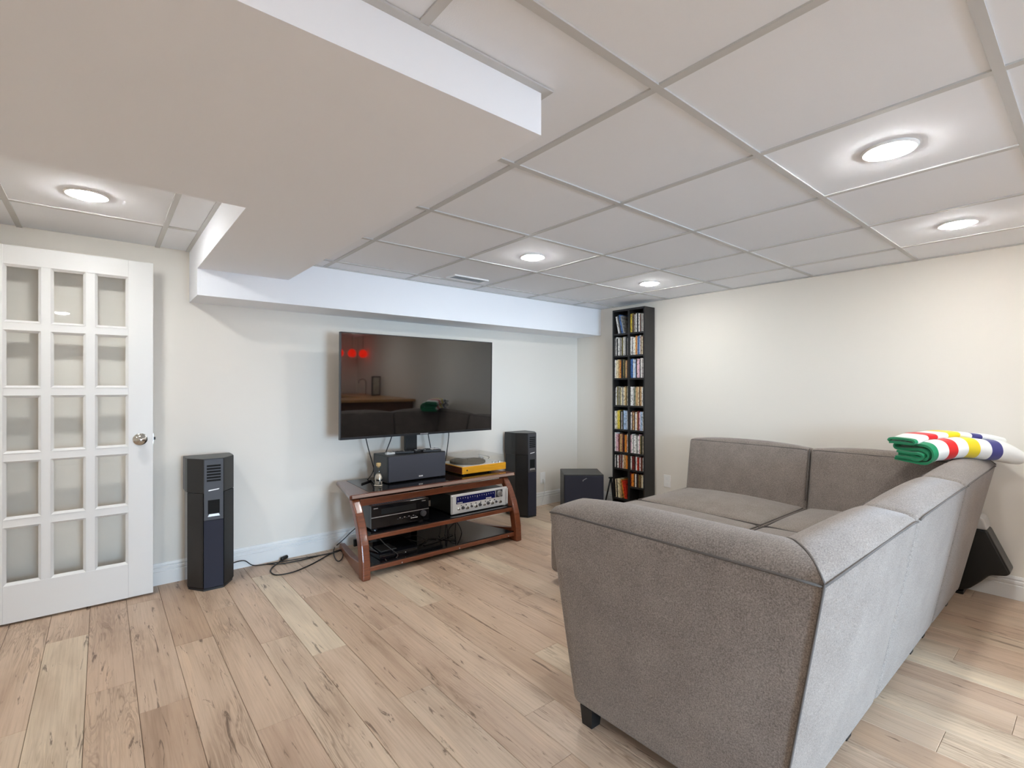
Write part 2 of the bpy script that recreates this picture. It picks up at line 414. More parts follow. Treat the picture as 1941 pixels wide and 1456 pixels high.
# baseboards (stepped profile)
def baseprof(s): return [(0, 0), (s*.018, 0), (s*.018, .080), (s*.011, .083), (s*.011, .088), (s*.015, .091), (s*.015, .104), (s*.007, .108), (s*.007, .113), (s*.011, .117), (s*.006, .131), (0, .133)]
struct(prism('baseboard_back', [(YT+a, b) for a, b in baseprof(-1)], 'x', XL, XR, M['trim']), 'white stepped baseboard under the television wall')
struct(prism('baseboard_right', [(XR+a, b) for a, b in baseprof(-1)], 'y', YB, YT-.017, M['trim']), 'white stepped baseboard along the right wall')
struct(prism('baseboard_left', [(XL-a, b) for a, b in baseprof(-1)], 'y', YB, YT-.017, M['trim']), 'white stepped baseboard along the left wall')

# bulkheads
BZ = 1.93
struct(prism('trim_1', [(XL, 1.007), (.941, 1.007), (.941, 3.43), (.433, 3.43), (.433, 2.15), (XL, 2.15)], 'z', BZ, 2.2, M['bulk']), 'boxed white duct bulkhead hanging under the ceiling')
struct(box('trim_2', .433, XR, 3.43, YT, 1.773, 2.2, M['bulk']), 'white boxed soffit along the top of the television wall')
struct(box('trim_3', -.70, -.545, 3.56, YT, 0, HL, M['trim']), 'white jamb post carrying the glazed door')

# suspended ceiling: slab, tiles, tees
cl = struct(boxes('ceiling', [(XL, XR, YB, 1.3, HC+.03, HC+.06), (.7, XR, 1.3, 3.6, HC+.03, HC+.06), (XL, .7, 1.9, YT, HL+.03, HL+.06)], M['slab']), 'suspended ceiling of square white tiles in a metal grid')
PX, PY, GX, GY = .6142, .6096, 1.1735, .789
tm = {}
def tile(x0, x1, y0, y1, z):
    if x1-x0 < .02 or y1-y0 < .02: return
    key = (round(x1-x0, 3), round(y1-y0, 3))
    if key not in tm:
        w, l = (x1-x0)/2-.001, (y1-y0)/2-.001
        me = bpy.data.meshes.new('ceiling_tile'); me.from_pydata(bv(-w, w, -l, l, 0, .014), [], BF); me.materials.append(M['ceil']); tm[key] = me
    o = bpy.data.objects.new('ceiling_tile', tm[key]); o.location = ((x0+x1)/2, (y0+y1)/2, z+.006); link(o, cl)
def tee(x0, x1, y0, y1, z):
    box('grid_tee', x0, x1, y0, y1, z, z+.0055, M['tee'], cl)
for i in range(-6, 6):
    for j in range(-7, 5):
        x0, x1 = GX+i*PX, GX+(i+1)*PX; y0, y1 = GY+j*PY, GY+(j+1)*PY
        a1, b0 = min(x1, XR), max(y0, YB)
        if x1 <= .941 or y1 <= 1.007: tile(max(x0, XL), a1, b0, min(y1, 1.007) if x1 <= .941 else y1, HC)
        elif x0 < .941 and y0 < 1.007:      # tile notched round the bulkhead corner
            prism('ceiling_tile', [(x0+.001, b0), (a1-.001, b0), (a1-.001, y1), (.941, y1), (.941, 1.007), (x0+.001, 1.007)], 'z', HC+.006, HC+.02, M['ceil'], cl)
        else: tile(max(x0, .941), a1, b0, min(y1, 3.43), HC)
tw = .012
xs = [GX+i*PX for i in range(-6, 6) if XL < GX+i*PX < XR]
ys = [GY+j*PY for j in range(-7, 5) if YB < GY+j*PY < 3.43]
for y in ys: tee(.941 if y > 1.007 else XL, XR, y-tw, y+tw, HC)
for x in xs:
    lim = 3.43 if x > .941 else 1.007
    yy = [YB]+[v for v in ys if v < lim]+[lim]
    for a, b in zip(yy[:-1], yy[1:]):
        tee(x-tw, x+tw, a+(tw if a > YB else 0), b-(tw if b < lim else 0), HC+.0004)
# wall angles
tee(XL, .965, .983, 1.007, HC-.0006); tee(.941, .965, 1.007, 3.43, HC-.0006); tee(.965, XR, 3.412, 3.43, HC-.0004); tee(4.054, XR, YB, 3.41, HC-.0004)
lx = [XL]+[v for v in (.265-3*.61, .265-2*.61, .265-.61, .265)]+[.433]
for a, b in zip(lx[:-1], lx[1:]):
    tile(a, b, 2.15, 3.255-.61, HL); tile(a, b, 3.255-.61, 3.255, HL); tile(a, b, 3.255, YT, HL)
for x in lx[1:-1]: tee(x-tw, x+tw, 2.15, YT, HL)
for a, b in zip(lx[:-1], lx[1:]):
    for y in (3.255-.61, 3.255): tee(a+tw, b-tw, y-tw, y+tw, HL+.0004)
tee(.413, .433, 2.15, YT, HL-.0005)

# downlights (trim ring, glowing diffuser)
def downlight(x, y, z, label):
    t = thing('ceiling_light', label, 'ceiling light', (x, y, z), group='round recessed ceiling lights')
    lathe('trim_ring', [(.064, .000), (.076, -.002), (.082, .003), (.082, .006), (.064, .006)], (x, y, z), M['white'], t, 32, ring=True)
    lathe('diffuser', [(.0001, -.017), (.038, -.0135), (.056, -.006), (.0635, .002)], (x, y, z), M['led'], t, 20)
downlight(2.096, 2.32, HC, 'round recessed ceiling light above the television, nearest the air vent')
downlight(3.342, 2.32, HC, 'round recessed ceiling light above the tall black bookcase')
downlight(2.103, .484, HC, 'largest round ceiling light, above the near sofa back')
downlight(3.318, .482, HC, 'round ceiling light above the striped blanket by the right wall')
downlight(-.052, 2.949, HL, 'round ceiling light in the small ceiling bay above the glazed door')
for x, y, lb in ((.88, -.74, 'just behind the camera'), (-.34, -.13, 'above and left of the camera'), (2.1, -1.36, 'left of the bar counter'), (3.318, -1.36, 'above the bar counter'),
                 (.88, -2.57, 'in front of the daylight window'), (-.34, -2.57, 'far behind the camera on the left'), (-1.27, 2.949, 'left of the glazed door, outside the view')):
    downlight(x, y, HL if y > 2 else HC, 'round recessed ceiling light '+lb)

# ceiling vent
t = thing('ceiling_vent', 'small white louvred air vent in a ceiling tile', 'vent', (2.14, 3.105, HC))
boxes('vent_frame', [(1.985, 2.295, 3.045, 3.06, HC-.004, HC+.007), (1.985, 2.295, 3.15, 3.165, HC-.004, HC+.007), (1.985, 2.0, 3.06, 3.15, HC-.004, HC+.007), (2.28, 2.295, 3.06, 3.15, HC-.004, HC+.007)], M['white'], t)
box('vent_cavity', 2.0, 2.28, 3.06, 3.15, HC+.0045, HC+.0058, M['black'], t)
for k in range(5):
    y = 3.068+k*.0185
    prism('slat', [(y, HC-.003), (y+.011, HC+.003), (y+.011, HC+.0042), (y, HC-.0018)], 'x', 2.0, 2.28, M['white'], t)

# ------------------------------------------------------------------ glazed door
dx0, dx1, dz0, dz1, dyf, dyb = -.535, .234, .012, 1.962, 3.610, 3.645
door = thing('door_1', 'white glazed door of fifteen panes standing open before the wall', None, (dx0, dyb, 0), kind='structure')
cols = [(-.391, -.248), (-.211, -.068), (-.030, .117)]
zb, zt = .205, 1.865
rows = []
ph = (zt-zb-4*.040)/5
for k in range(5): rows.append((zb+k*(ph+.040), zb+k*(ph+.040)+ph))
box('stile', dx0, -.391, dyf, dyb, dz0, dz1, M['door'], door, .002)
box('stile', .117, dx1, dyf, dyb, dz0, dz1, M['door'], door, .002)
box('rail', -.391, .117, dyf, dyb, dz0, zb, M['door'], door)
box('rail', -.391, .117, dyf, dyb, zt, dz1, M['door'], door)
for a, b in ((-.248, -.211), (-.068, -.030)): box('muntin', a, b, dyf+.004, dyb-.004, zb, zt, M['door'], door)
for (za, zc) in zip(rows[:-1], rows[1:]):
    for a, b in cols: box('muntin', a, b, dyf+.004, dyb-.004, za[1], zc[0], M['door'], door)
for a, b in cols:
    for za, zc in rows:
        V, F = [], []
        # sloping glazing bead round the pane, on the room side
        o_, i_ = .0, .012
        ring = [(a, za), (b, za), (b, zc), (a, zc)]; rin = [(a+i_, za+i_), (b-i_, za+i_), (b-i_, zc-i_), (a+i_, zc-i_)]
        V = [(p[0], dyf+.001, p[1]) for p in ring]+[(p[0], dyf+.014, p[1]) for p in rin]+[(p[0], dyf+.022, p[1]) for p in rin]+[(p[0], dyf+.022, p[1]) for p in ring]
        F = [(k*4+i, k*4+(i+1) % 4, (k+1) % 4*4+(i+1) % 4, (k+1) % 4*4+i) for k in range(4) for i in range(4)]
        meshobj('glazing_bead', V, F, M['door'], door)
        box('glass_pane', a+.004, b-.004, dyf+.015, dyf+.019, za+.004, zc-.004, M['glass'], door)
kn = lathe('door_knob', [(.001, 0), (.035, 0), (.035, .005), (.031, .009), (.014, .012), (.012, .028), (.02, .036), (.027, .046), (.027, .056), (.018, .064), (.001, .066)], (.172, dyf, .924), M['chrome'], door, 28, 'y', d=-1)
box('latch_plate', dx1, dx1+.0015, dyf+.006, dyb-.006, .895, .953, M['chrome'], door)
box('latch_bolt', dx1+.0015, dx1+.012, dyf+.012, dyb-.012, .916, .932, M['black'], door)

# ------------------------------------------------------------------ floor speakers
def tower(cx, cy, label):
    t = thing('floor_speaker', label, 'speaker', (cx, cy, 0), group='pair of black tower speakers')
    def fp(hw, fm, fy, bw, bx): # left front, front pair, right front, back
        return [(cx-fm, cy+fy), (cx-.052, cy), (cx+.052, cy), (cx+fm, cy+fy), (cx+bw, cy+.155), (cx+bx, cy+.255), (cx-bx, cy+.255), (cx-bw, cy+.155)]
    H, S = .795, .60
    prism('plinth', fp(0, .118, .10, .118, .09), 'z', 0, .012, M['black'], t)
    prism('cabinet', [(cx-.122, cy+.102), (cx-.052, cy+.004), (cx+.052, cy+.004), (cx+.122, cy+.102), (cx+.122, cy+.25), (cx-.122, cy+.25)], 'z', .012, S, M['gloss'], t, .0015)
    prism('head_shell', [(cx-.125, cy+.100), (cx-.054, cy+.002), (cx+.054, cy+.002), (cx+.125, cy+.100), (cx+.130, cy+.15), (cx+.130, cy+.252), (cx-.130, cy+.252), (cx-.130, cy+.15)], 'z', S-.012, H, M['soft'], t, .003)
    for s in (-1, 1):
        n = Vector((s*.813, -.582, 0)); a = Vector((cx+s*.054, cy+.0035, 0)); b = Vector((cx+s*.1225, cy+.0995, 0))
        V = [a+Vector((0, 0, .02)), b+Vector((0, 0, .02)), b+Vector((0, 0, S-.014)), a+Vector((0, 0, S-.014))]; V += [v+n*.0025 for v in V]
        meshobj('grille_panel', V, BF, M['black'] if s > 0 else M['soft'], t)
    f = box('baffle', cx-.051, cx+.051, cy-.0035, cy+.004, .424, H-.006, M['baffle'], t, .0015)
    for k in range(6):
        z = .752-k*.0178
        box('horn_slot', cx-.037, cx+.037, cy-.0042, cy+.002, z-.0055, z+.0055, M['hole'], f)
    prism('logo', [(cx-.030, .603), (cx-.026, .600), (cx+.024, .606), (cx+.030, .611), (cx+.026, .612), (cx-.024, .607)], 'y', cy-.0048, cy-.003, M['white'], f)
    box('port', cx-.031, cx+.031, cy-.0042, cy+.002, .462, .545, M['hole'], f)
    prism('port_lip', [(cx-.034, .445), (cx+.034, .445), (cx+.026, .462), (cx-.026, .462)], 'y', cy-.0075, cy-.001, M['silver'], f, .002)
    box('grille_panel', cx-.051, cx+.051, cy-.002, cy+.004, .016, .422, M['navy'], t)
    return t
tower(.5225, 3.465, 'black tower speaker beside the glazed door')
tower(3.128, 3.472, 'black tower speaker between the television stand and the subwoofer')

# subwoofer (turned to face the viewer)
t = thing('subwoofer', 'boxy black subwoofer in the corner beside the bookcase', 'subwoofer', (3.566, 3.213, 0), -YAW, local=True)
box('cabinet', -.1925, .1925, .018, .375, .012, .383, M['soft'], t, .006)
g = box('grille', -.188, .188, 0, .02, .018, .372, M['navy'], t, .008)
prism('logo', [(-.014, .333), (.018, .352), (.030, .352), (-.004, .330), (-.012, .318)], 'y', -.0022, .001, M['silver'], g)
for sx in (-.16, .16):
    for sy in (.05, .33): lathe('rubber_foot', [(.02, 0), (.022, .013)], (sx, sy, 0), M['foot'], t, 12)

# ------------------------------------------------------------------ media stand
st = thing('media_stand', 'cherry wood media stand with curved legs and black glass shelves', 'tv stand', (1.93, 3.35, 0))
def legprof():
    out = [(0, 2.992), (.12, 2.998), (.22, 3.018), (.32, 3.054), (.41, 3.105), (.485, 3.165)]
    inn = [(.485, 3.235), (.41, 3.172), (.32, 3.122), (.22, 3.086), (.12, 3.066), (0, 3.060)]
    return [(y, z) for z, y in out+inn]
for x0, x1 in ((1.262, 1.318), (2.530, 2.586)):
    prism('front_leg', legprof(), 'x', x0, x1, M['walnut'], st, .010, seg=3, angle=50)
for s in (-1, 1):
    cxs = 1.925
    def sx(v): return cxs+s*v
    V = []
    for f, y, zt_ in ((.61, 3.05, .10), (.575, 3.30, .068), (.535, 3.52, .052), (.505, 3.70, .046)):
        V += [(sx(f), y, .004), (sx(f+.042), y, .004), (sx(f+.042), y, zt_), (sx(f), y, zt_)]
    F = [(0, 1, 2, 3), (12, 13, 14, 15)]+[(k*4+i, k*4+(i+1) % 4, k*4+4+(i+1) % 4, k*4+4+i) for k in range(3) for i in range(4)]
    meshobj('side_rail', V, F, M['walnut'], st, bevel=.004)
# top: tapered board with inset panel line
top = prism('top_board', [(1.240, 3.150), (2.646, 3.150), (2.530, 3.69), (1.350, 3.69)], 'z', .492, .520, M['walnut2'], st, .006)
prism('top_glass', [(1.385, 3.175), (2.500, 3.175), (2.465, 3.672), (1.420, 3.672)], 'z', .519, .5215, M['gloss'], top)
prism('edge_moulding', [(3.138, .500), (3.152, .494), (3.152, .517), (3.146, .517)], 'x', 1.255, 2.63, M['lacquer_sheen'], top)
box('front_apron', 1.318, 2.530, 3.165, 3.185, .436, .482, M['walnut'], st, .003)
box('middle_rail', 1.318, 2.530, 3.046, 3.072, .236, .266, M['walnut'], st, .004)
box('bottom_rail', 1.318, 2.530, 3.022, 3.048, .042, .072, M['walnut'], st, .004)
prism('glass_shelf', [(1.318, 3.05), (2.530, 3.05), (2.41, 3.47), (1.455, 3.47)], 'z', .267, .274, M['gloss'], st, .001)
prism('glass_shelf', [(1.318, 3.025), (2.530, 3.025), (2.37, 3.62), (1.50, 3.62)], 'z', .073, .080, M['gloss'], st, .001)
for k in range(3): lathe('screw_cap', [(.005, 0), (.004, -.003), (.0001, -.0035)], (1.55+k*.46, 3.022, .052), M['silver'], st, 10, 'y')
box('back_panel', 1.62, 2.24, 3.625, 3.64, .28, .49, M['black'], st)
box('back_brace', 1.47, 2.38, 3.64, 3.66, .02, .072, M['black'], st)
box('mount_column', 1.905, 2.005, 3.645, 3.685, .0, 1.32, M['black'], st, .003)
boxes('mount_bracket', [(1.70, 2.21, 3.535, 3.645, 1.05, 1.09), (1.70, 2.21, 3.535, 3.645, 1.30, 1.34), (1.72, 1.75, 3.49, 3.535, .95, 1.45), (2.16, 2.19, 3.49, 3.535, .95, 1.45)], M['black'], st)

# television, tipped very slightly forward
TVY = 3.42
tv = thing('television', 'large flat black television on the mount above the media stand', 'television', (1.9445, TVY, 1.236), local=True)
tv.rotation_euler = (math.radians(.9), 0, 0)
w, h = .664, .380
box('screen_panel', -w+.006, w-.006, .0005, .018, -h+.016, h-.006, M['screen'], tv)
boxes('bezel', [(-w, -w+.006, -.002, .03, -h, h), (w-.006, w, -.002, .03, -h, h), (-w+.006, w-.006, -.002, .03, h-.006, h)], M['bezel'], tv)
bt = box('bottom_bar', -w+.006, w-.006, -.004, .03, -h, -h+.016, M['bezel'], tv)
box('badge', -.035, .035, -.005, -.003, -h+.004, -h+.011, M['silver'], bt)
box('rear_housing', -w+.04, w-.04, .018, .062, -h+.03, h-.06, M['black'], tv, .01)

# centre speaker
t = thing('centre_speaker', 'black horizontal centre speaker on the media stand', 'speaker', (1.85, 3.46, .5215))
box('cabinet', 1.600, 2.095, 3.352, 3.59, .5265, .722, M['soft'], t, .004)
g = box('grille', 1.606, 2.089, 3.340, 3.353, .531, .717, M['grille'], t, .004)
for k, (a, b) in enumerate(((-.017, -.008), (-.005, .004), (.007, .016))): box('logo', 1.87+a, 1.87+b, 3.3385, 3.341, .548, .557, M['white'], g)
for x in (1.63, 2.06):
    for y in (3.38, 3.56): lathe('rubber_foot', [(.012, 0), (.012, .006)], (x, y, .5212), M['foot'], t, 10)

# remotes on top of the centre speaker
def remote(x, y, rz, L, W_, label, m, buttons=6):
    t = thing('remote_control', label, 'remote', (x, y, .7222), rz, group='remote controls on the centre speaker', local=True)
    box('shell', -L/2, L/2, -W_/2, W_/2, 0, .017, m, t, .005, 3)
    for k in range(buttons):
        for s in (-1, 1):
            lathe('button', [(.0042, .0165), (.0038, .0188), (.0001, .019)], (-L/2+.02+k*(L-.05)/max(1, buttons-1), s*W_*.22, 0), M['baffle'] if k % 3 else M['silver'], t, 8)
remote(1.772, 3.440, -.35, .165, .046, 'leftmost black remote lying on the centre speaker', M['black'])
remote(1.935, 3.445, .15, .15, .044, 'middle black remote lying on the centre speaker', M['black'])
remote(1.99, 3.385, -.30, .145, .042, 'front black remote near the right end of the centre speaker', M['black'])
remote(2.045, 3.455, -.2, .085, .040, 'pale grey small remote at the right end of the centre speaker', M['silver'], 2)
remote(1.662, 3.435, .1, .07, .034, 'short grey remote at the left end of the centre speaker', M['rockgrey'], 2)

# helmet shaped bottle with cork, in front of the speaker's left side
bx, by, bz = 1.525, 3.335, .5218
t = thing('helmet_bottle', 'small glass bottle with a silver helmet and cork stopper', 'ornament', (bx, by, bz))
lathe('base', [(.028, 0), (.031, .004), (.028, .010), (.022, .013)], (bx, by, bz), M['pewter'], t, 20)
V, F, n_, mrow = [], [], 24, 12
for i in range(mrow+1):
    z = .012+.078*i/mrow; r = .030*math.sqrt(max(0.0, 1-((z-.048)/.046)**2 if z > .048 else 1-((z-.048)/.12)**2))
    for k in range(n_):
        a = 2*PI*k/n_; rr = r*(1.12 if abs(math.sin(a)) > .8 else 1)
        V.append((bx+rr*math.cos(a)*.85, by+rr*math.sin(a), bz+z))
F = [(i*n_+k, i*n_+(k+1) % n_, (i+1)*n_+(k+1) % n_, (i+1)*n_+k) for i in range(mrow) for k in range(n_)]+[tuple(range(n_)), tuple(range(mrow*n_, mrow*n_+n_))]
hel = meshobj('helmet', V, F, M['pewter'], t, smooth=True)
for s in (-1, 1):
    prism('eye_opening', [(bx-.004+s*.004, bz+.046), (bx-.004+s*.021, bz+.052), (bx-.004+s*.023, bz+.041), (bx-.004+s*.008, bz+.036)], 'y', by-.036, by-.02, M['hole'], hel)
box('face_slit', bx-.007, bx-.001, by-.036, by-.02, bz+.014, bz+.036, M['hole'], hel)
lathe('bottle_neck', [(.014, .086), (.010, .10), (.0095, .128), (.012, .131), (.012, .137), (.008, .137)], (bx, by, bz), M['smoke'], t, 18)
lathe('cork_stopper', [(.008, .130), (.0085, .139), (.016, .141), (.017, .160), (.014, .164), (.001, .164)], (bx, by, bz), M['cork'], t, 18)

# turntable
t = thing('turntable', 'record player with honey wood plinth and clear dust cover', 'record player', (2.42, 3.45, .5215))
box('plinth', 2.200, 2.645, 3.268, 3.63, .533, .590, M['orange'], t, .003)
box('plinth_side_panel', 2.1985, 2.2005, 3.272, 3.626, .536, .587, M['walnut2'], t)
for x in (2.24, 2.50):
    for y in (3.31, 3.58): lathe('rubber_foot', [(.016, 0), (.016, .012)], (x, y, .5212), M['foot'], t, 12)
box('deck_plate', 2.214, 2.632, 3.282, 3.616, .590, .5925, M['alu'], t)
pl = lathe('platter', [(.001, 0), (.148, 0), (.150, .004), (.150, .018), (.144, .022), (.001, .022)], (2.375, 3.45, .5925), M['plat'], t, 40)
lathe('spindle', [(.003, .022), (.003, .032)], (2.375, 3.45, .5925), M['chrome'], pl, 8)
ta = lathe('tonearm_base', [(.026, 0), (.026, .014), (.018, .018), (.014, .034), (.001, .034)], (2.585, 3.55, .5925), M['silver'], t, 20)
tube('tonearm', [(2.585, 3.585, .626), (2.585, 3.54, .628), (2.575, 3.42, .627), (2.52, 3.35, .624)], .004, M['chrome'], ta)
for k in range(3): lathe('control_knob', [(.011, 0), (.010, .010), (.001, .011)], (2.535+k*.034, 3.302, .5925), M['silver'], t, 14)
lathe('front_knob', [(.006, 0), (.005, -.006), (.0001, -.006)], (2.245, 3.268, .562), M['black'], t, 10, 'y')
cv = boxes('dust_cover', [(2.212, 2.2145, 3.280, 3.618, .594, .656), (2.6315, 2.634, 3.280, 3.618, .594, .656), (2.2145, 2.6315, 3.280, 3.2825, .594, .656), (2.2145, 2.6315, 3.6155, 3.618, .594, .656), (2.212, 2.634, 3.280, 3.618, .656, .6585)], M['clear'], t)

# black receiver
t = thing('black_receiver', 'black audio receiver on the middle shelf of the media stand', 'receiver', (1.585, 3.29, .274))
box('case', 1.374, 1.800, 3.118, 3.42, .284, .436, M['soft'], t, .002)
f = box('front_panel', 1.370, 1.802, 3.106, 3.119, .284, .438, M['gloss'], t, .002)
box('trim_line', 1.370, 1.802, 3.1045, 3.1065, .3585, .3635, M['silver'], f)
lathe('volume_knob', [(.001, -.016), (.019, -.016), (.021, -.013), (.021, 0)], (1.755, 3.106, .334), M['baffle'], f, 24, 'y')
for k in range(9): box('button', 1.555+k*.017, 1.565+k*.017, 3.1035, 3.1065, .322+.006*(k % 2), .327+.006*(k % 2), M['silver'] if k % 2 else M['baffle'], f)
for k in range(5): box('button', 1.66+k*.011, 1.667+k*.011, 3.1035, 3.1065, .312, .316, M['white'], f)
box('display_window', 1.44, 1.70, 3.105, 3.1065, .374, .412, M['hole'], f)
box('logo', 1.385, 1.415, 3.1035, 3.1065, .418, .423, M['silver'], f); box('logo', 1.745, 1.775, 3.1035, 3.1065, .419, .424, M['silver'], f)
for k in range(22): box('vent_slot', 1.40+k*.0175, 1.408+k*.0175, 3.14, 3.38, .4358, .4372, M['vent'], t)
for x in (1.41, 1.76):
    lathe('foot', [(.017, 0), (.019, .004), (.019, .010)], (x, 3.15, .274), M['silver'], t, 14); lathe('foot', [(.017, 0), (.017, .010)], (max(x, 1.47), 3.39, .274), M['foot'], t, 14)

# silver vintage receiver
t = thing('silver_receiver', 'vintage silver stereo receiver with a blue tuning dial', 'receiver', (2.26, 3.29, .274))
box('case', 2.005, 2.512, 3.118, 3.43, .282, .418, M['soft'], t, .002)
f = box('front_panel', 1.992, 2.524, 3.104, 3.119, .280, .424, M['alu'], t, .003)
dl = box('tuning_dial', 2.035, 2.40, 3.1025, 3.1045, .352, .408, M['dial'], f)
for k in range(16): box('dial_mark', 2.05+k*.022, 2.052+k*.022, 3.1015, 3.1030, .388 if k % 4 else .380, .396, M['white'], dl)
for k in range(4): box('dial_light', 2.045+k*.012, 2.052+k*.012, 3.1012, 3.1030, .356, .364, M['white'], dl)
for k in range(4): box('dial_light', 2.31+k*.014, 2.319+k*.014, 3.1012, 3.1030, .356, .364, M['white'], dl)
box('tuning_recess', 2.405, 2.475, 3.1025, 3.1045, .352, .410, M['baffle'], f)
lathe('tuning_knob', [(.001, -.018), (.021, -.018), (.023, -.014), (.023, 0)], (2.44, 3.103, .381), M['silver'], f, 24, 'y')
for k in range(11):
    r = .0105 if k % 3 else .0075
    lathe('control_knob', [(.001, -.014), (r*.85, -.014), (r, -.010), (r, -.002), (r*1.3, 0)], (2.055+k*.0395, 3.104, .314+.005*(k % 2)), M['baffle'] if k % 2 else M['chrome'], f, 14, 'y')
for k in range(8): box('switch', 2.075+k*.045, 2.081+k*.045, 3.097, 3.1045, .334, .341, M['baffle'], f)
for x in (2.0, 2.515): boxes('rack_handle', [(x-.006, x+.006, 3.090, 3.097, .29, .415), (x-.005, x+.005, 3.097, 3.105, .292, .302), (x-.005, x+.005, 3.097, 3.105, .403, .413)], M['alu'], f, .002)
for x in (2.03, 2.48):
    for y in (3.14, 3.40): lathe('foot', [(.015, 0), (.015, .008)], (min(x, 2.48 if y < 3.2 else 2.39), y, .274), M['foot'], t, 12)

# game console and small box on the bottom glass
t = thing('game_console', 'black flat game console on the bottom shelf of the media stand', 'console', (1.56, 3.22, .08))
prism('body', [(3.075, .082), (3.36, .082), (3.36, .128), (3.30, .138), (3.10, .128), (3.075, .112)], 'x', 1.415, 1.695, M['gloss'], t, .004)
box('disc_slot', 1.445, 1.665, 3.0735, 3.0755, .103, .105, M['hole'], t)
box('status_light', 1.60, 1.606, 3.073, 3.0755, .096, .099, M['white'], t)
box('lid', 1.43, 1.545, 3.09, 3.27, .126, .134, M['soft'], t, .003)
o = box('disc_player', 1.54, 1.82, 3.40, 3.60, .080, .150, M['soft'], None, .004)
tag(o, 'dark slim disc player behind the game console on the bottom shelf', 'player')

# ------------------------------------------------------------------ cables
def cable(name, pts, r, label, group=None, sub=7):
    o = tube(name, pts, r, M['cable'], None, sub); tag(o, label, 'cable', group); return o
cable('hanging_cable', [(1.546, 3.61, 0.85), (1.567, 3.61, 0.76), (1.601, 3.61, 0.643), (1.61, 3.61, 0.594), (1.593, 3.61, 0.555), (1.559, 3.61, 0.519)], 0.0042, 'leftmost black cable dropping from the television to the stand', 'cables hanging below the television')
cable('hanging_cable', [(1.768, 3.62, 0.843), (1.75, 3.62, 0.794), (1.719, 3.62, 0.722), (1.697, 3.62, 0.658)], 0.0042, 'second black cable from the left under the television', 'cables hanging below the television')
cable('hanging_cable', [(2.092, 3.62, 0.858), (2.102, 3.62, 0.796), (2.122, 3.62, 0.706), (2.132, 3.62, 0.634)], 0.0042, 'black cable just right of the television mount column', 'cables hanging below the television')
cable('hanging_cable', [(2.311, 3.64, 0.857), (2.306, 3.64, 0.78), (2.29, 3.64, 0.672), (2.274, 3.64, 0.583)], 0.0042, 'rightmost black cable under the television above the record player', 'cables hanging below the television')
cable('plug_lead', [(1.453, 3.459, 0.5265), (1.536, 3.52, 0.5265), (1.557, 3.52, 0.528), (1.513, 3.358, 0.5265)], 0.006, 'thick black plug lead lying on the left of the stand top')
cable('speaker_wire', [(0.648, 3.7, 0.06), (0.741, 3.745, 0.05), (0.804, 3.737, 0.005), (0.924, 3.704, 0.005), (1.109, 3.674, 0.005), (1.271, 3.656, 0.005), (1.385, 3.668, 0.005)], 0.0035, 'thin wire running from the left tower speaker along the baseboard', 'cables on the floor left of the media stand')
cable('power_cord', [(1.003, 3.742, 0.014), (0.949, 3.696, 0.005), (0.87, 3.581, 0.005), (0.864, 3.477, 0.005), (0.906, 3.442, 0.005), (0.989, 3.445, 0.005), (1.111, 3.508, 0.005), (1.216, 3.585, 0.005), (1.319, 3.661, 0.005), (1.405, 3.698, 0.005)], 0.0042, 'dark power cord making the wide loop on the floor', 'cables on the floor left of the media stand')
cable('cord_plug', [(0.975, 3.716, 0.016), (0.999, 3.738, 0.016), (1.019, 3.75, 0.016)], 0.013, 'dark plug end of the looped cord by the baseboard')
cable('power_cord', [(0.879, 3.714, 0.005), (0.946, 3.658, 0.005), (1.081, 3.641, 0.005), (1.233, 3.657, 0.005), (1.331, 3.608, 0.02), (1.404, 3.687, 0.02)], 0.004, 'dark cord lying inside the wide floor loop', 'cables on the floor left of the media stand')
cable('power_cord', [(1.348, 3.718, 0.02), (1.31, 3.634, 0.01), (1.273, 3.491, 0.01), (1.275, 3.435, 0.01), (1.312, 3.473, 0.01), (1.363, 3.59, 0.01), (1.343, 3.619, 0.03)], 0.004, 'small cord coil beside the rear foot of the media stand', 'cables on the floor left of the media stand')
cable('power_cord', [(1.357, 3.7, 0.038), (1.413, 3.7, 0.075), (1.459, 3.69, 0.117), (1.496, 3.68, 0.148), (1.53, 3.66, 0.191)], 0.004, 'dark cord rising from the floor coil up behind the left leg', 'cables on the floor left of the media stand')
cable('shelf_cable', [(2.023, 3.3, 0.164), (2.014, 3.3, 0.109), (1.986, 3.3, 0.025), (1.976, 3.3, -0.038)], 0.0035, 'first cable from the left in the bunch over the bottom glass shelf', 'cables bunched on the bottom shelf')
cable('shelf_cable', [(2.06, 3.29, 0.168), (2.055, 3.29, 0.095), (2.027, 3.29, 0.019), (2.008, 3.29, -0.034)], 0.0035, 'second cable from the left in the bunch over the bottom glass shelf', 'cables bunched on the bottom shelf')
cable('shelf_cable', [(2.059, 3.28, 0.179), (2.068, 3.28, 0.095), (2.059, 3.28, 0.015), (2.054, 3.28, -0.033)], 0.0035, 'third cable from the left in the bunch over the bottom glass shelf', 'cables bunched on the bottom shelf')
cable('shelf_cable', [(2.14, 3.27, 0.167), (2.086, 3.27, 0.135), (2.072, 3.27, 0.096), (2.101, 3.27, 0.033), (2.13, 3.27, -0.014)], 0.0035, 'fourth cable from the left in the bunch over the bottom glass shelf', 'cables bunched on the bottom shelf')
cable('shelf_cable', [(2.133, 3.26, 0.17), (2.128, 3.26, 0.109), (2.123, 3.26, 0.048), (2.123, 3.26, -0.018)], 0.0035, 'fifth cable from the left in the bunch over the bottom glass shelf', 'cables bunched on the bottom shelf')
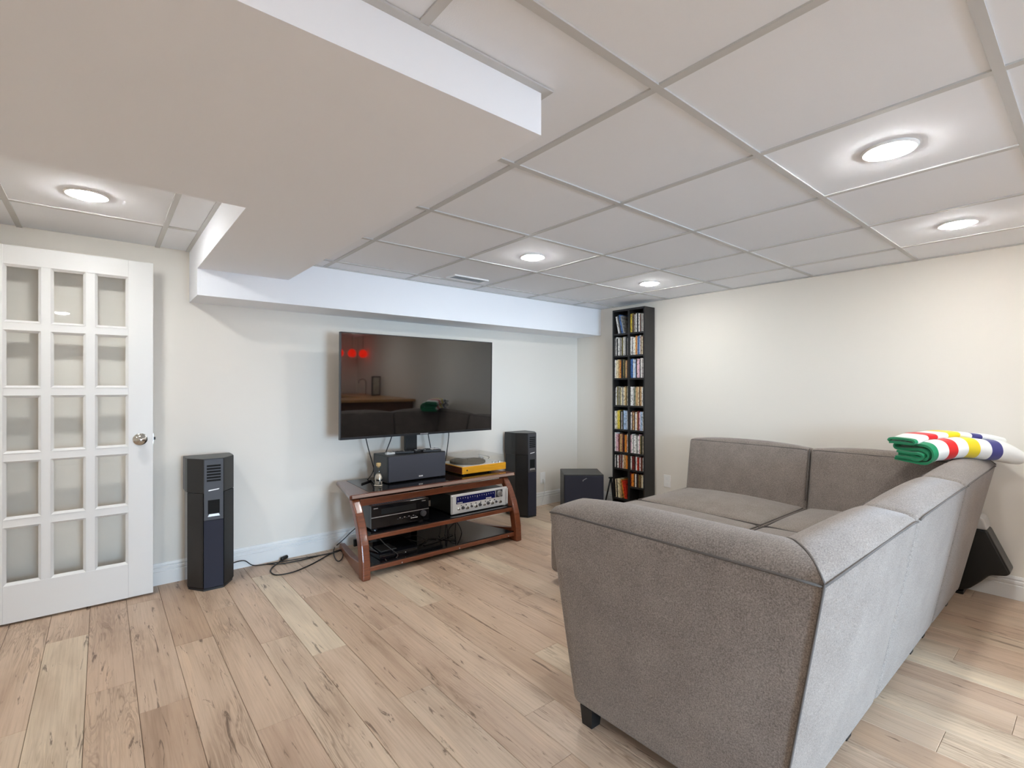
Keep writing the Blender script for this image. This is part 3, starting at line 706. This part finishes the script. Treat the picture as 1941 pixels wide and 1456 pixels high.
cable('shelf_cable', [(2.136, 3.25, 0.171), (2.166, 3.25, 0.125), (2.181, 3.25, 0.072), (2.161, 3.25, 0.01), (2.156, 3.25, -0.023)], 0.0035, 'sixth cable from the left in the bunch over the bottom glass shelf', 'cables bunched on the bottom shelf')
cable('shelf_cable', [(1.7, 3.38, 0.1), (1.8, 3.3, 0.12), (1.86, 3.25, 0.086), (1.8, 3.17, 0.086), (1.95, 3.2, 0.09), (2.1, 3.25, 0.086)], 0.0035, 'cable curling out beside the game console', 'cables bunched on the bottom shelf')
cable('shelf_cable', [(1.7, 3.3, 0.12), (1.78, 3.22, 0.1), (1.9, 3.28, 0.086), (1.98, 3.19, 0.086), (2.04, 3.12, 0.086)], 0.0035, 'cable lying flat across the bottom glass shelf', 'cables bunched on the bottom shelf')
cable('headset_cable', [(1.412, 3.1, 0.238), (1.452, 3.09, 0.184), (1.507, 3.07, 0.128), (1.538, 3.062, 0.095), (1.511, 3.055, 0.074), (1.46, 3.05, 0.073), (1.441, 3.05, 0.091)], 0.0035, 'grey headset cable looping over the front of the game console')

# ------------------------------------------------------------------ bookcase and its books
BX, BY0, BY1, BH = 3.897, 2.758, 3.136, 1.985
bc = thing('bookcase', 'tall narrow black bookcase with two columns against the right wall', 'bookcase', (3.98, 2.947, 0))
BM = mat('bookcase_black', (30, 28, 27), .42)
box('side_panel', BX, 4.056, BY0, BY0+.016, 0, BH, BM, bc, .001)
box('side_panel', BX, 4.056, BY1-.016, BY1, 0, BH, BM, bc, .001)
box('divider', BX, 4.048, 2.931, 2.951, .05, BH-.018, BM, bc, .001)
box('top_panel', BX, 4.056, BY0+.016, BY1-.016, BH-.018, BH, BM, bc)
box('back_panel', 4.048, 4.056, BY0+.016, BY1-.016, 0, BH-.018, BM, bc)
box('plinth', BX+.01, BX+.024, BY0+.016, BY1-.016, 0, .05, BM, bc)
ZR = [1.752, 1.536, 1.316, 1.050, .816, .595, .435, .276, .06]
ZLc = [1.752, 1.536, 1.316, 1.050, .816, .595, .435, .142]
for z in ZR: box('shelf', BX+.004, 4.048, BY0+.016, 2.931, z-.016, z, BM, bc)
for z in ZLc: box('shelf', BX+.004, 4.048, 2.951, BY1-.016, z-.016, z, BM, bc)
CN = {'white': (236, 233, 226), 'cream': (226, 214, 178), 'grey': (150, 148, 144), 'black': (24, 23, 24), 'yellow': (226, 200, 70), 'olive': (120, 108, 58), 'brown': (96, 62, 42),
      'tan': (196, 158, 108), 'orange': (222, 136, 50), 'blue': (70, 110, 168), 'pale blue': (176, 198, 222), 'pink': (226, 186, 194), 'maroon': (112, 40, 36), 'red': (196, 52, 32), 'green': (110, 128, 108)}
cells = {('left', 0): 'white,grey,black,blue,grey', ('right', 0): 'yellow,olive,brown,grey,white,black,white,brown,grey,white',
         ('left', 1): 'grey,white,black,white,grey,grey,olive,white,grey,black,white', ('right', 1): 'white,grey,white,cream,orange,grey,blue,white,brown,cream,brown',
         ('left', 2): 'white,cream,cream,tan,orange,black,black,olive,black,tan,brown', ('right', 2): 'blue,blue,white,pale blue,black,pink,pink,black,white,grey,white',
         ('left', 3): 'grey,white,olive,grey,olive,cream,grey,cream,tan,olive,white', ('right', 3): 'white,white,grey,green,tan,tan,cream,brown,tan,white,grey',
         ('left', 4): 'white,cream,yellow,yellow,black,white,black,pale blue,pale blue,pale blue,white', ('right', 4): 'white,brown,tan,brown,white,tan,maroon,pink,pale blue,pale blue,white',
         ('left', 5): 'white,pink,pink,maroon,tan,tan,maroon,black,orange,orange,white', ('right', 5): 'pink,white,grey,white,white,grey,white,pink,olive,black,cream',
         ('left', 6): 'white,black,white,maroon,grey,maroon,white,tan,tan,orange,orange', ('right', 6): 'white,maroon,maroon,black,white,red,maroon,white,maroon,brown,white',
         ('left', 7): 'cream,black,cream,cream,tan,orange,red,red', ('right', 7): 'maroon,orange,orange,brown,white,black,brown,olive,brown,cream,white'}
ORD = ['first', 'second', 'third', 'fourth', 'fifth', 'sixth', 'seventh', 'eighth', 'ninth', 'tenth', 'eleventh', 'twelfth']
ROW = ['top', 'second', 'third', 'fourth', 'fifth', 'sixth', 'seventh', 'eighth']
bmesh_cache = {}
for (side, r), cs in cells.items():
    cs = cs.split(','); z0 = (ZLc if side == 'left' else ZR)[r]
    ya, yb = (3.118, 2.953) if side == 'left' else (2.929, 2.776)
    zt_ = BH-.018 if r == 0 else (ZLc if side == 'left' else ZR)[r-1]-.016
    hmax = min(zt_-z0-.012, .186)
    wid = [.0118+.0045*random.random() for _ in cs]
    lean = (side == 'left' and r in (0, 7))
    if not lean:
        k = (ya-yb-.001)/sum(wid); wid = [v*k for v in wid]
    y = ya-(.042 if (lean and r == 0) else .014 if lean else 0)
    for i, (cname, wv) in enumerate(zip(cs, wid)):
        hb = hmax*(.90+.10*random.random())
        if r == 6: hb = hmax*(.93+.07*random.random())
        wv2 = round(wv-.0006, 4); hb = round(hb, 3)
        key = (wv2, hb)
        me = bpy.data.meshes.new('book'); me.from_pydata(bv(0, .125, -wv2, 0, 0, hb), [], BF); me.materials.append(M['book'])
        o = bpy.data.objects.new('book', me); o.color = lin(CN[cname])
        ang = 0
        if lean:
            ang = .20 if r == 0 else (.06 if i < 5 else .20)
            if r == 7 and i == 5: y -= hb*.142
        o.location = (BX+.012+.006*random.random(), y, z0+.0004); o.rotation_euler = (-ang, 0, 0)
        y -= (wv2/math.cos(ang)+.0008) if lean else wv
        COL.objects.link(o)
        tag(o, f'{cname} spine, {ORD[i]} from the left, {ROW[r]} compartment of the {side} bookcase column', 'book', f'books in the {ROW[r]} compartment of the {side} column')

# slim black easel between subwoofer and bookcase
t = thing('small_easel', 'slim black folding easel leaning beside the bookcase', 'easel', (3.97, 3.215, 0))
for (xa, ya, xb, yb) in ((3.925, 3.265, 3.955, 3.205), (3.995, 3.185, 3.96, 3.205), (4.05, 3.24, 3.965, 3.212)):
    tube('leg', [(xa, ya, .004), (xb, yb, .312)], .008, M['black'], t, 0)
box('top_plate', 3.94, 3.98, 3.19, 3.222, .305, .318, M['black'], t, .002)

# wall outlets
def outlet_right(y, z, label):
    t = thing('wall_outlet', label, 'outlet', (XR, y, z))
    p = box('cover_plate', XR-.006, XR, y-.036, y+.036, z-.058, z+.058, M['outlet'], t, .003)
    for dz in (-.026, .026): box('socket', XR-.0075, XR-.005, y-.016, y+.016, z+dz-.015, z+dz+.015, M['white'], p, .002)
outlet_right(2.632, .348, 'white wall outlet on the right wall behind the sofa')
t = thing('wall_outlet', 'white wall outlet with a plug beside the right tower speaker', 'outlet', (3.545, YT, .28))
box('cover_plate', 3.509, 3.581, YT-.006, YT, .222, .338, M['outlet'], t, .003)
pg = box('plug', 3.533, 3.557, YT-.032, YT-.006, .24, .268, M['white'], t, .004)
tube('plug_cord', [(3.545, YT-.03, .25), (3.545, YT-.034, .18), (3.53, YT-.03, .08), (3.50, YT-.03, .006)], .003, M['white'], pg)

# ------------------------------------------------------------------ sectional sofa
so = thing('sectional_sofa', 'large grey fabric sectional sofa with low rounded backs', 'sofa', (2.6, 1.2, 0))
SF = M['sofa']
zo, zi, zbm = .782, .798, .068
def back_piece(name, ob, ot, ib, it, bul, flat=()):
    """ob/ot outer bottom & top edge (two points each), ib/it inner. each ((x,y),(x,y))"""
    C = [(*ob[0], zbm), (*ob[1], zbm), (*ib[1], zbm), (*ib[0], zbm), (*ot[0], zo), (*ot[1], zo), (*it[1], zi), (*it[0], zi)]
    o = cushion(name, C, bul, SF, so, 14, .026, 4, flat)
    c = [Vector(p) for p in C]
    cc = sum(c, Vector())/8
    for v in (0, 1):
        e = [trilin(c, k/14, v, 1) for k in range(15)]
        e = [p+Vector((0, 0, -.010))+(Vector((cc.x, cc.y, p.z))-p).normalized()*.004 for p in e]
        if '-x' not in flat: e[0] = e[0].lerp(e[1], .2)+Vector((0, 0, -.004))
        if '+x' not in flat: e[-1] = e[-1].lerp(e[-2], .2)+Vector((0, 0, -.004))
        V, F = tubegeo(e, .0034, 6)
        meshobj('piping', V, F, M['piping'], o, smooth=True)
    for f_, u in (('-x', 0), ('+x', 1)):
        if f_ in flat and bul.get('+z') and name == 'backrest':
            V, F = tubegeo([trilin(c, u, k/14, 1)+Vector((0, 0, bul['+z']*(1-abs(2*k/14-1)**2.4)-.0015)) for k in range(15)], .0028, 6)
            meshobj('piping', V, F, M['piping'], o, smooth=True)
    return o, c
gp = .003
bb = {'+z': .040, '-y': .012, '+y': .022}
M1 = back_piece('backrest', ((1.337, .545), (2.17-gp, .545)), ((1.270, .413), (2.17-gp, .413)), ((1.60, .735), (2.17-gp, .735)), ((1.463, .588), (2.17-gp, .588)), bb, ('-x',))
M2 = back_piece('backrest', ((2.17+gp, .545), (3.08-gp, .545)), ((2.17+gp, .413), (3.08-gp, .413)), ((2.17+gp, .735), (3.08-gp, .735)), ((2.17+gp, .588), (3.08-gp, .588)), bb)
M3 = back_piece('backrest', ((3.08+gp, .545), (3.76, .545)), ((3.08+gp, .413), (3.985, .413)), ((3.08+gp, .735), (3.62, .735)), ((3.08+gp, .588), (3.82, .588)), bb, ('+x',))
# arm at the near left (mitred into the back) and the backs along the right wall
AR = back_piece('armrest', ((1.337, 1.262), (1.337, .545)), ((1.270, 1.330), (1.270, .413)), ((1.60, 1.262), (1.60, .735)), ((1.463, 1.322), (1.463, .588)), {'+z': .040, '-y': .010, '+y': .01, '-x': .02}, ('+x',))
M3b = back_piece('backrest', ((3.76, .545), (3.80, 1.332)), ((3.985, .413), (3.985, 1.332)), ((3.62, .735), (3.69, 1.332)), ((3.82, .588), (3.83, 1.332)), {'+z': .03, '+y': .03}, ('-x',))
M4 = back_piece('backrest', ((3.80, 1.338), (3.80, 2.24)), ((3.985, 1.338), (3.985, 2.262)), ((3.69, 1.338), (3.69, 2.24)), ((3.83, 1.338), (3.83, 2.262)), {'+z': .03, '+y': .045, '+x': .012})
# vertical piping at module seams
def seam(pts, par):
    V, F = tubegeo(catmull(pts, 4), .0032, 6); meshobj('piping', V, F, M['piping'], par, smooth=True)
seam([(1.270, .4125, .778), (1.303, .479, .42), (1.336, .5435, .08)], M1[0])
seam([(3.830, 1.338, .795), (3.755, 1.338, .44)], M4[0])
# seats
def seat(x0, x1, y0, y1, zt_=.392, b=.055):
    C = [(x0, y0, zbm), (x1, y0, zbm), (x1, y1, zbm), (x0, y1, zbm), (x0, y0, zt_), (x1, y0, zt_), (x1, y1, zt_), (x0, y1, zt_)]
    o = cushion('seat', C, {'+z': b, '+y': .02, '-x': .01}, SF, so, 14, .035, 4)
    ring = [Vector(p) for p in ((x0+.012, y0+.012, zt_-.006), (x1-.012, y0+.012, zt_-.006), (x1-.012, y1-.004, zt_-.006), (x0+.012, y1-.004, zt_-.006), (x0+.012, y0+.012, zt_-.006))]
    V, F = tubegeo(ring, .0035, 6); meshobj('piping', V, F, M['piping'], o, smooth=True)
    return o
seat(1.52, 2.168, .66, 1.332); seat(2.172, 3.078, .66, 1.332); seat(3.082, 3.80, .66, 1.332)
seat(2.172, 3.078, 1.342, 2.25); seat(3.082, 3.80, 1.342, 2.25)
for x, y in ((1.375, 1.205), (1.40, .60), (2.01, .60), (2.88, .60), (3.11, .60), (3.66, .60), (2.02, 1.27), (2.32, 2.15), (2.98, 2.15), (3.16, 2.15), (3.66, 2.15)):
    V = bv(x-.028, x+.028, y-.028, y+.028, 0, .07); V[:4] = [(x+(a-x)*.8, y+(b-y)*.8, 0) for a, b, c in V[:4]]
    meshobj('foot', V, BF, M['foot'], so)

# folded striped blanket over the sofa corner
GRN, WHT, RED_, YEL, IND = (16, 140, 92), (246, 245, 238), (222, 14, 14), (240, 212, 14), (62, 60, 128)
def bl_mat(off, name):
    st_ = [(.140, WHT), (.2045, IND), (.274, WHT), (.344, YEL), (.4066, WHT), (.4627, RED_), (.5255, WHT), (1, GRN)]
    return stripes_material(1, [(u+off if u < 1 else 1, c) for u, c in st_], name)
bk = thing('blanket', 'folded white blanket with green, red, yellow and indigo stripes on the sofa corner', 'blanket', (3.950, .298, .802), math.radians(55), local=True)
def ribbon(name, prof, y0, y1, th, m, par, ny=16, zfun=None, taper=0):
    P = catmull([(a, 0, b) for a, b in prof], 5); n = len(P); V, F = [], []
    for j in range(ny+1):
        y = y0+(y1-y0)*j/ny; dz = zfun(y) if zfun else 0
        sc = 1-taper*(max(0, 1-j/(ny*.18)))**2
        for i, p in enumerate(P):
            t = (P[min(i+1, n-1)]-P[max(i-1, 0)]).normalized(); nn = Vector((-t.z, 0, t.x))
            for s in (-1, 1):
                q = p+nn*th/2*s
                V.append((q.x*(.70+.18*max(0, y)/.575), y, q.z*sc+dz))
    R = 2*n
    for j in range(ny):
        for i in range(n-1):
            for s in (0, 1):
                a = j*R+i*2+s; F.append((a, a+2, a+R+2, a+R))
        for i in (0, n-1):
            a = j*R+i*2; F.append((a, a+1, a+R+1, a+R))
    for j in (0, ny):
        for i in range(n-1):
            a = j*R+i*2; F.append((a, a+1, a+3, a+2))
    o = meshobj(name, V, F, m, par, smooth=True)
    md = o.modifiers.new('es', 'EDGE_SPLIT'); md.split_angle = math.radians(50); return o
def sag(y): # rests over the rounded back, droops at both ends
    for (a, za), (b, zb_) in zip(SAG[:-1], SAG[1:]):
        if y <= b or b == SAG[-1][0]:
            t = min(1, max(0, (y-a)/(b-a))); t = t*t*(3-2*t); return za+(zb_-za)*t
SAG = [(0, -.010), (.14, .014), (.33, .030), (.48, .016), (.58, -.012), (.66, -.03)]
blm = bl_mat(0, 'blanket_stripes')
ribbon('lower_fold', [(.27, .012), (.14, .008), (.05, .008), (.008, .024), (-.012, .056), (.004, .092), (.05, .108), (.14, .106), (.25, .100), (.275, .086), (.25, .072), (.15, .078), (.075, .082), (.030, .070), (.022, .050), (.040, .032), (.09, .036), (.17, .046), (.24, .042)], 0, .556, .014, blm, bk, 20, sag, .25)
ribbon('inner_fold', [(.25, .026), (.15, .028), (.08, .026), (.05, .046), (.075, .060), (.15, .058), (.24, .060)], .05, .566, .012, blm, bk, 16, sag)
ribbon('upper_fold', [(.275, .112), (.19, .116), (.115, .116), (.085, .124), (.100, .136), (.18, .138), (.265, .134), (.285, .120)], .04, .585, .013, bl_mat(.04, 'blanket_stripes_top'), bk, 18, sag)

# black rocker seat between sofa and right wall
t = thing('rocker_seat', 'black angular floor seat with a grey upper edge behind the sofa', 'seat', (3.97, .45, 0))
prism('shell', [(.345, .185), (.36, .165), (.43, .150), (.47, .10), (.52, .045), (.60, .012), (.70, .012), (.70, .42), (.440, .405)], 'x', 3.905, 4.055, M['rock'], t, .012, seg=3, angle=20)
prism('upper_panel', [(.415, .285), (.436, .395), (.444, .395), (.424, .285)], 'x', 3.912, 4.05, M['black'], t, .002)
prism('grey_edge', [(.440, .404), (.452, .462), (.475, .482), (.70, .482), (.70, .404)], 'x', 3.908, 4.052, M['rockgrey'], t, .012, seg=3, angle=30)
box('rocker_base', 3.92, 4.04, .545, .69, .0, .02, M['rock'], t, .004)

# ------------------------------------------------------------------ the bar end of the room (seen in the screen)
t = thing('bar_counter', 'wooden bar counter reflected in the television screen', 'counter', (3.4, -.9, 0))
prism('counter_top', [(2.40, -.60), (XR-.003, -.60), (XR-.003, -2.9), (3.45, -2.9), (3.45, -1.25), (2.40, -1.25)], 'z', .86, .90, M['tan'], t, .004)
prism('cabinet', [(2.46, -.66), (XR-.02, -.66), (XR-.02, -2.88), (3.51, -2.88), (3.51, -1.19), (2.46, -1.19)], 'z', .0, .86, M['brown'], t)
o = tube('faucet', [(3.93, -2.32, .902), (3.93, -2.32, 1.10), (3.92, -2.32, 1.17), (3.86, -2.32, 1.20), (3.79, -2.32, 1.17), (3.78, -2.32, 1.12)], .011, M['chrome'], None, 6, 10)
tag(o, 'tall curved chrome faucet reflected in the television screen', 'faucet')
t = thing('picture_frame', 'dark framed picture leaning on the counter, reflected in the television screen', 'picture', (3.93, -1.86, .902), -.55, local=True)
boxes('frame', [(-.13, -.11, -.01, .01, 0, .36), (.11, .13, -.01, .01, 0, .36), (-.11, .11, -.01, .01, 0, .02), (-.11, .11, -.01, .01, .34, .36)], M['black'], t)
box('print', -.11, .11, -.006, .002, .02, .34, M['paper'], t)
for k, x in enumerate((3.51, 3.76, 3.98)):
    t = thing('pendant_lamp', ['leftmost', 'middle', 'rightmost'][k]+' red glass pendant lamp reflected in the television screen', 'pendant lamp', (x, -2.6, HC), group='red pendant lamps over the bar')
    tube('cord', [(x, -2.6, HC), (x, -2.6, 1.76)], .004, M['cable'], t, 0)
    lathe('shade', [(.012, .10), (.05, .085), (.075, .04), (.08, 0), (.06, -.045), (.03, -.06), (.001, -.062)], (x, -2.6, 1.68), M['red'], t, 20)
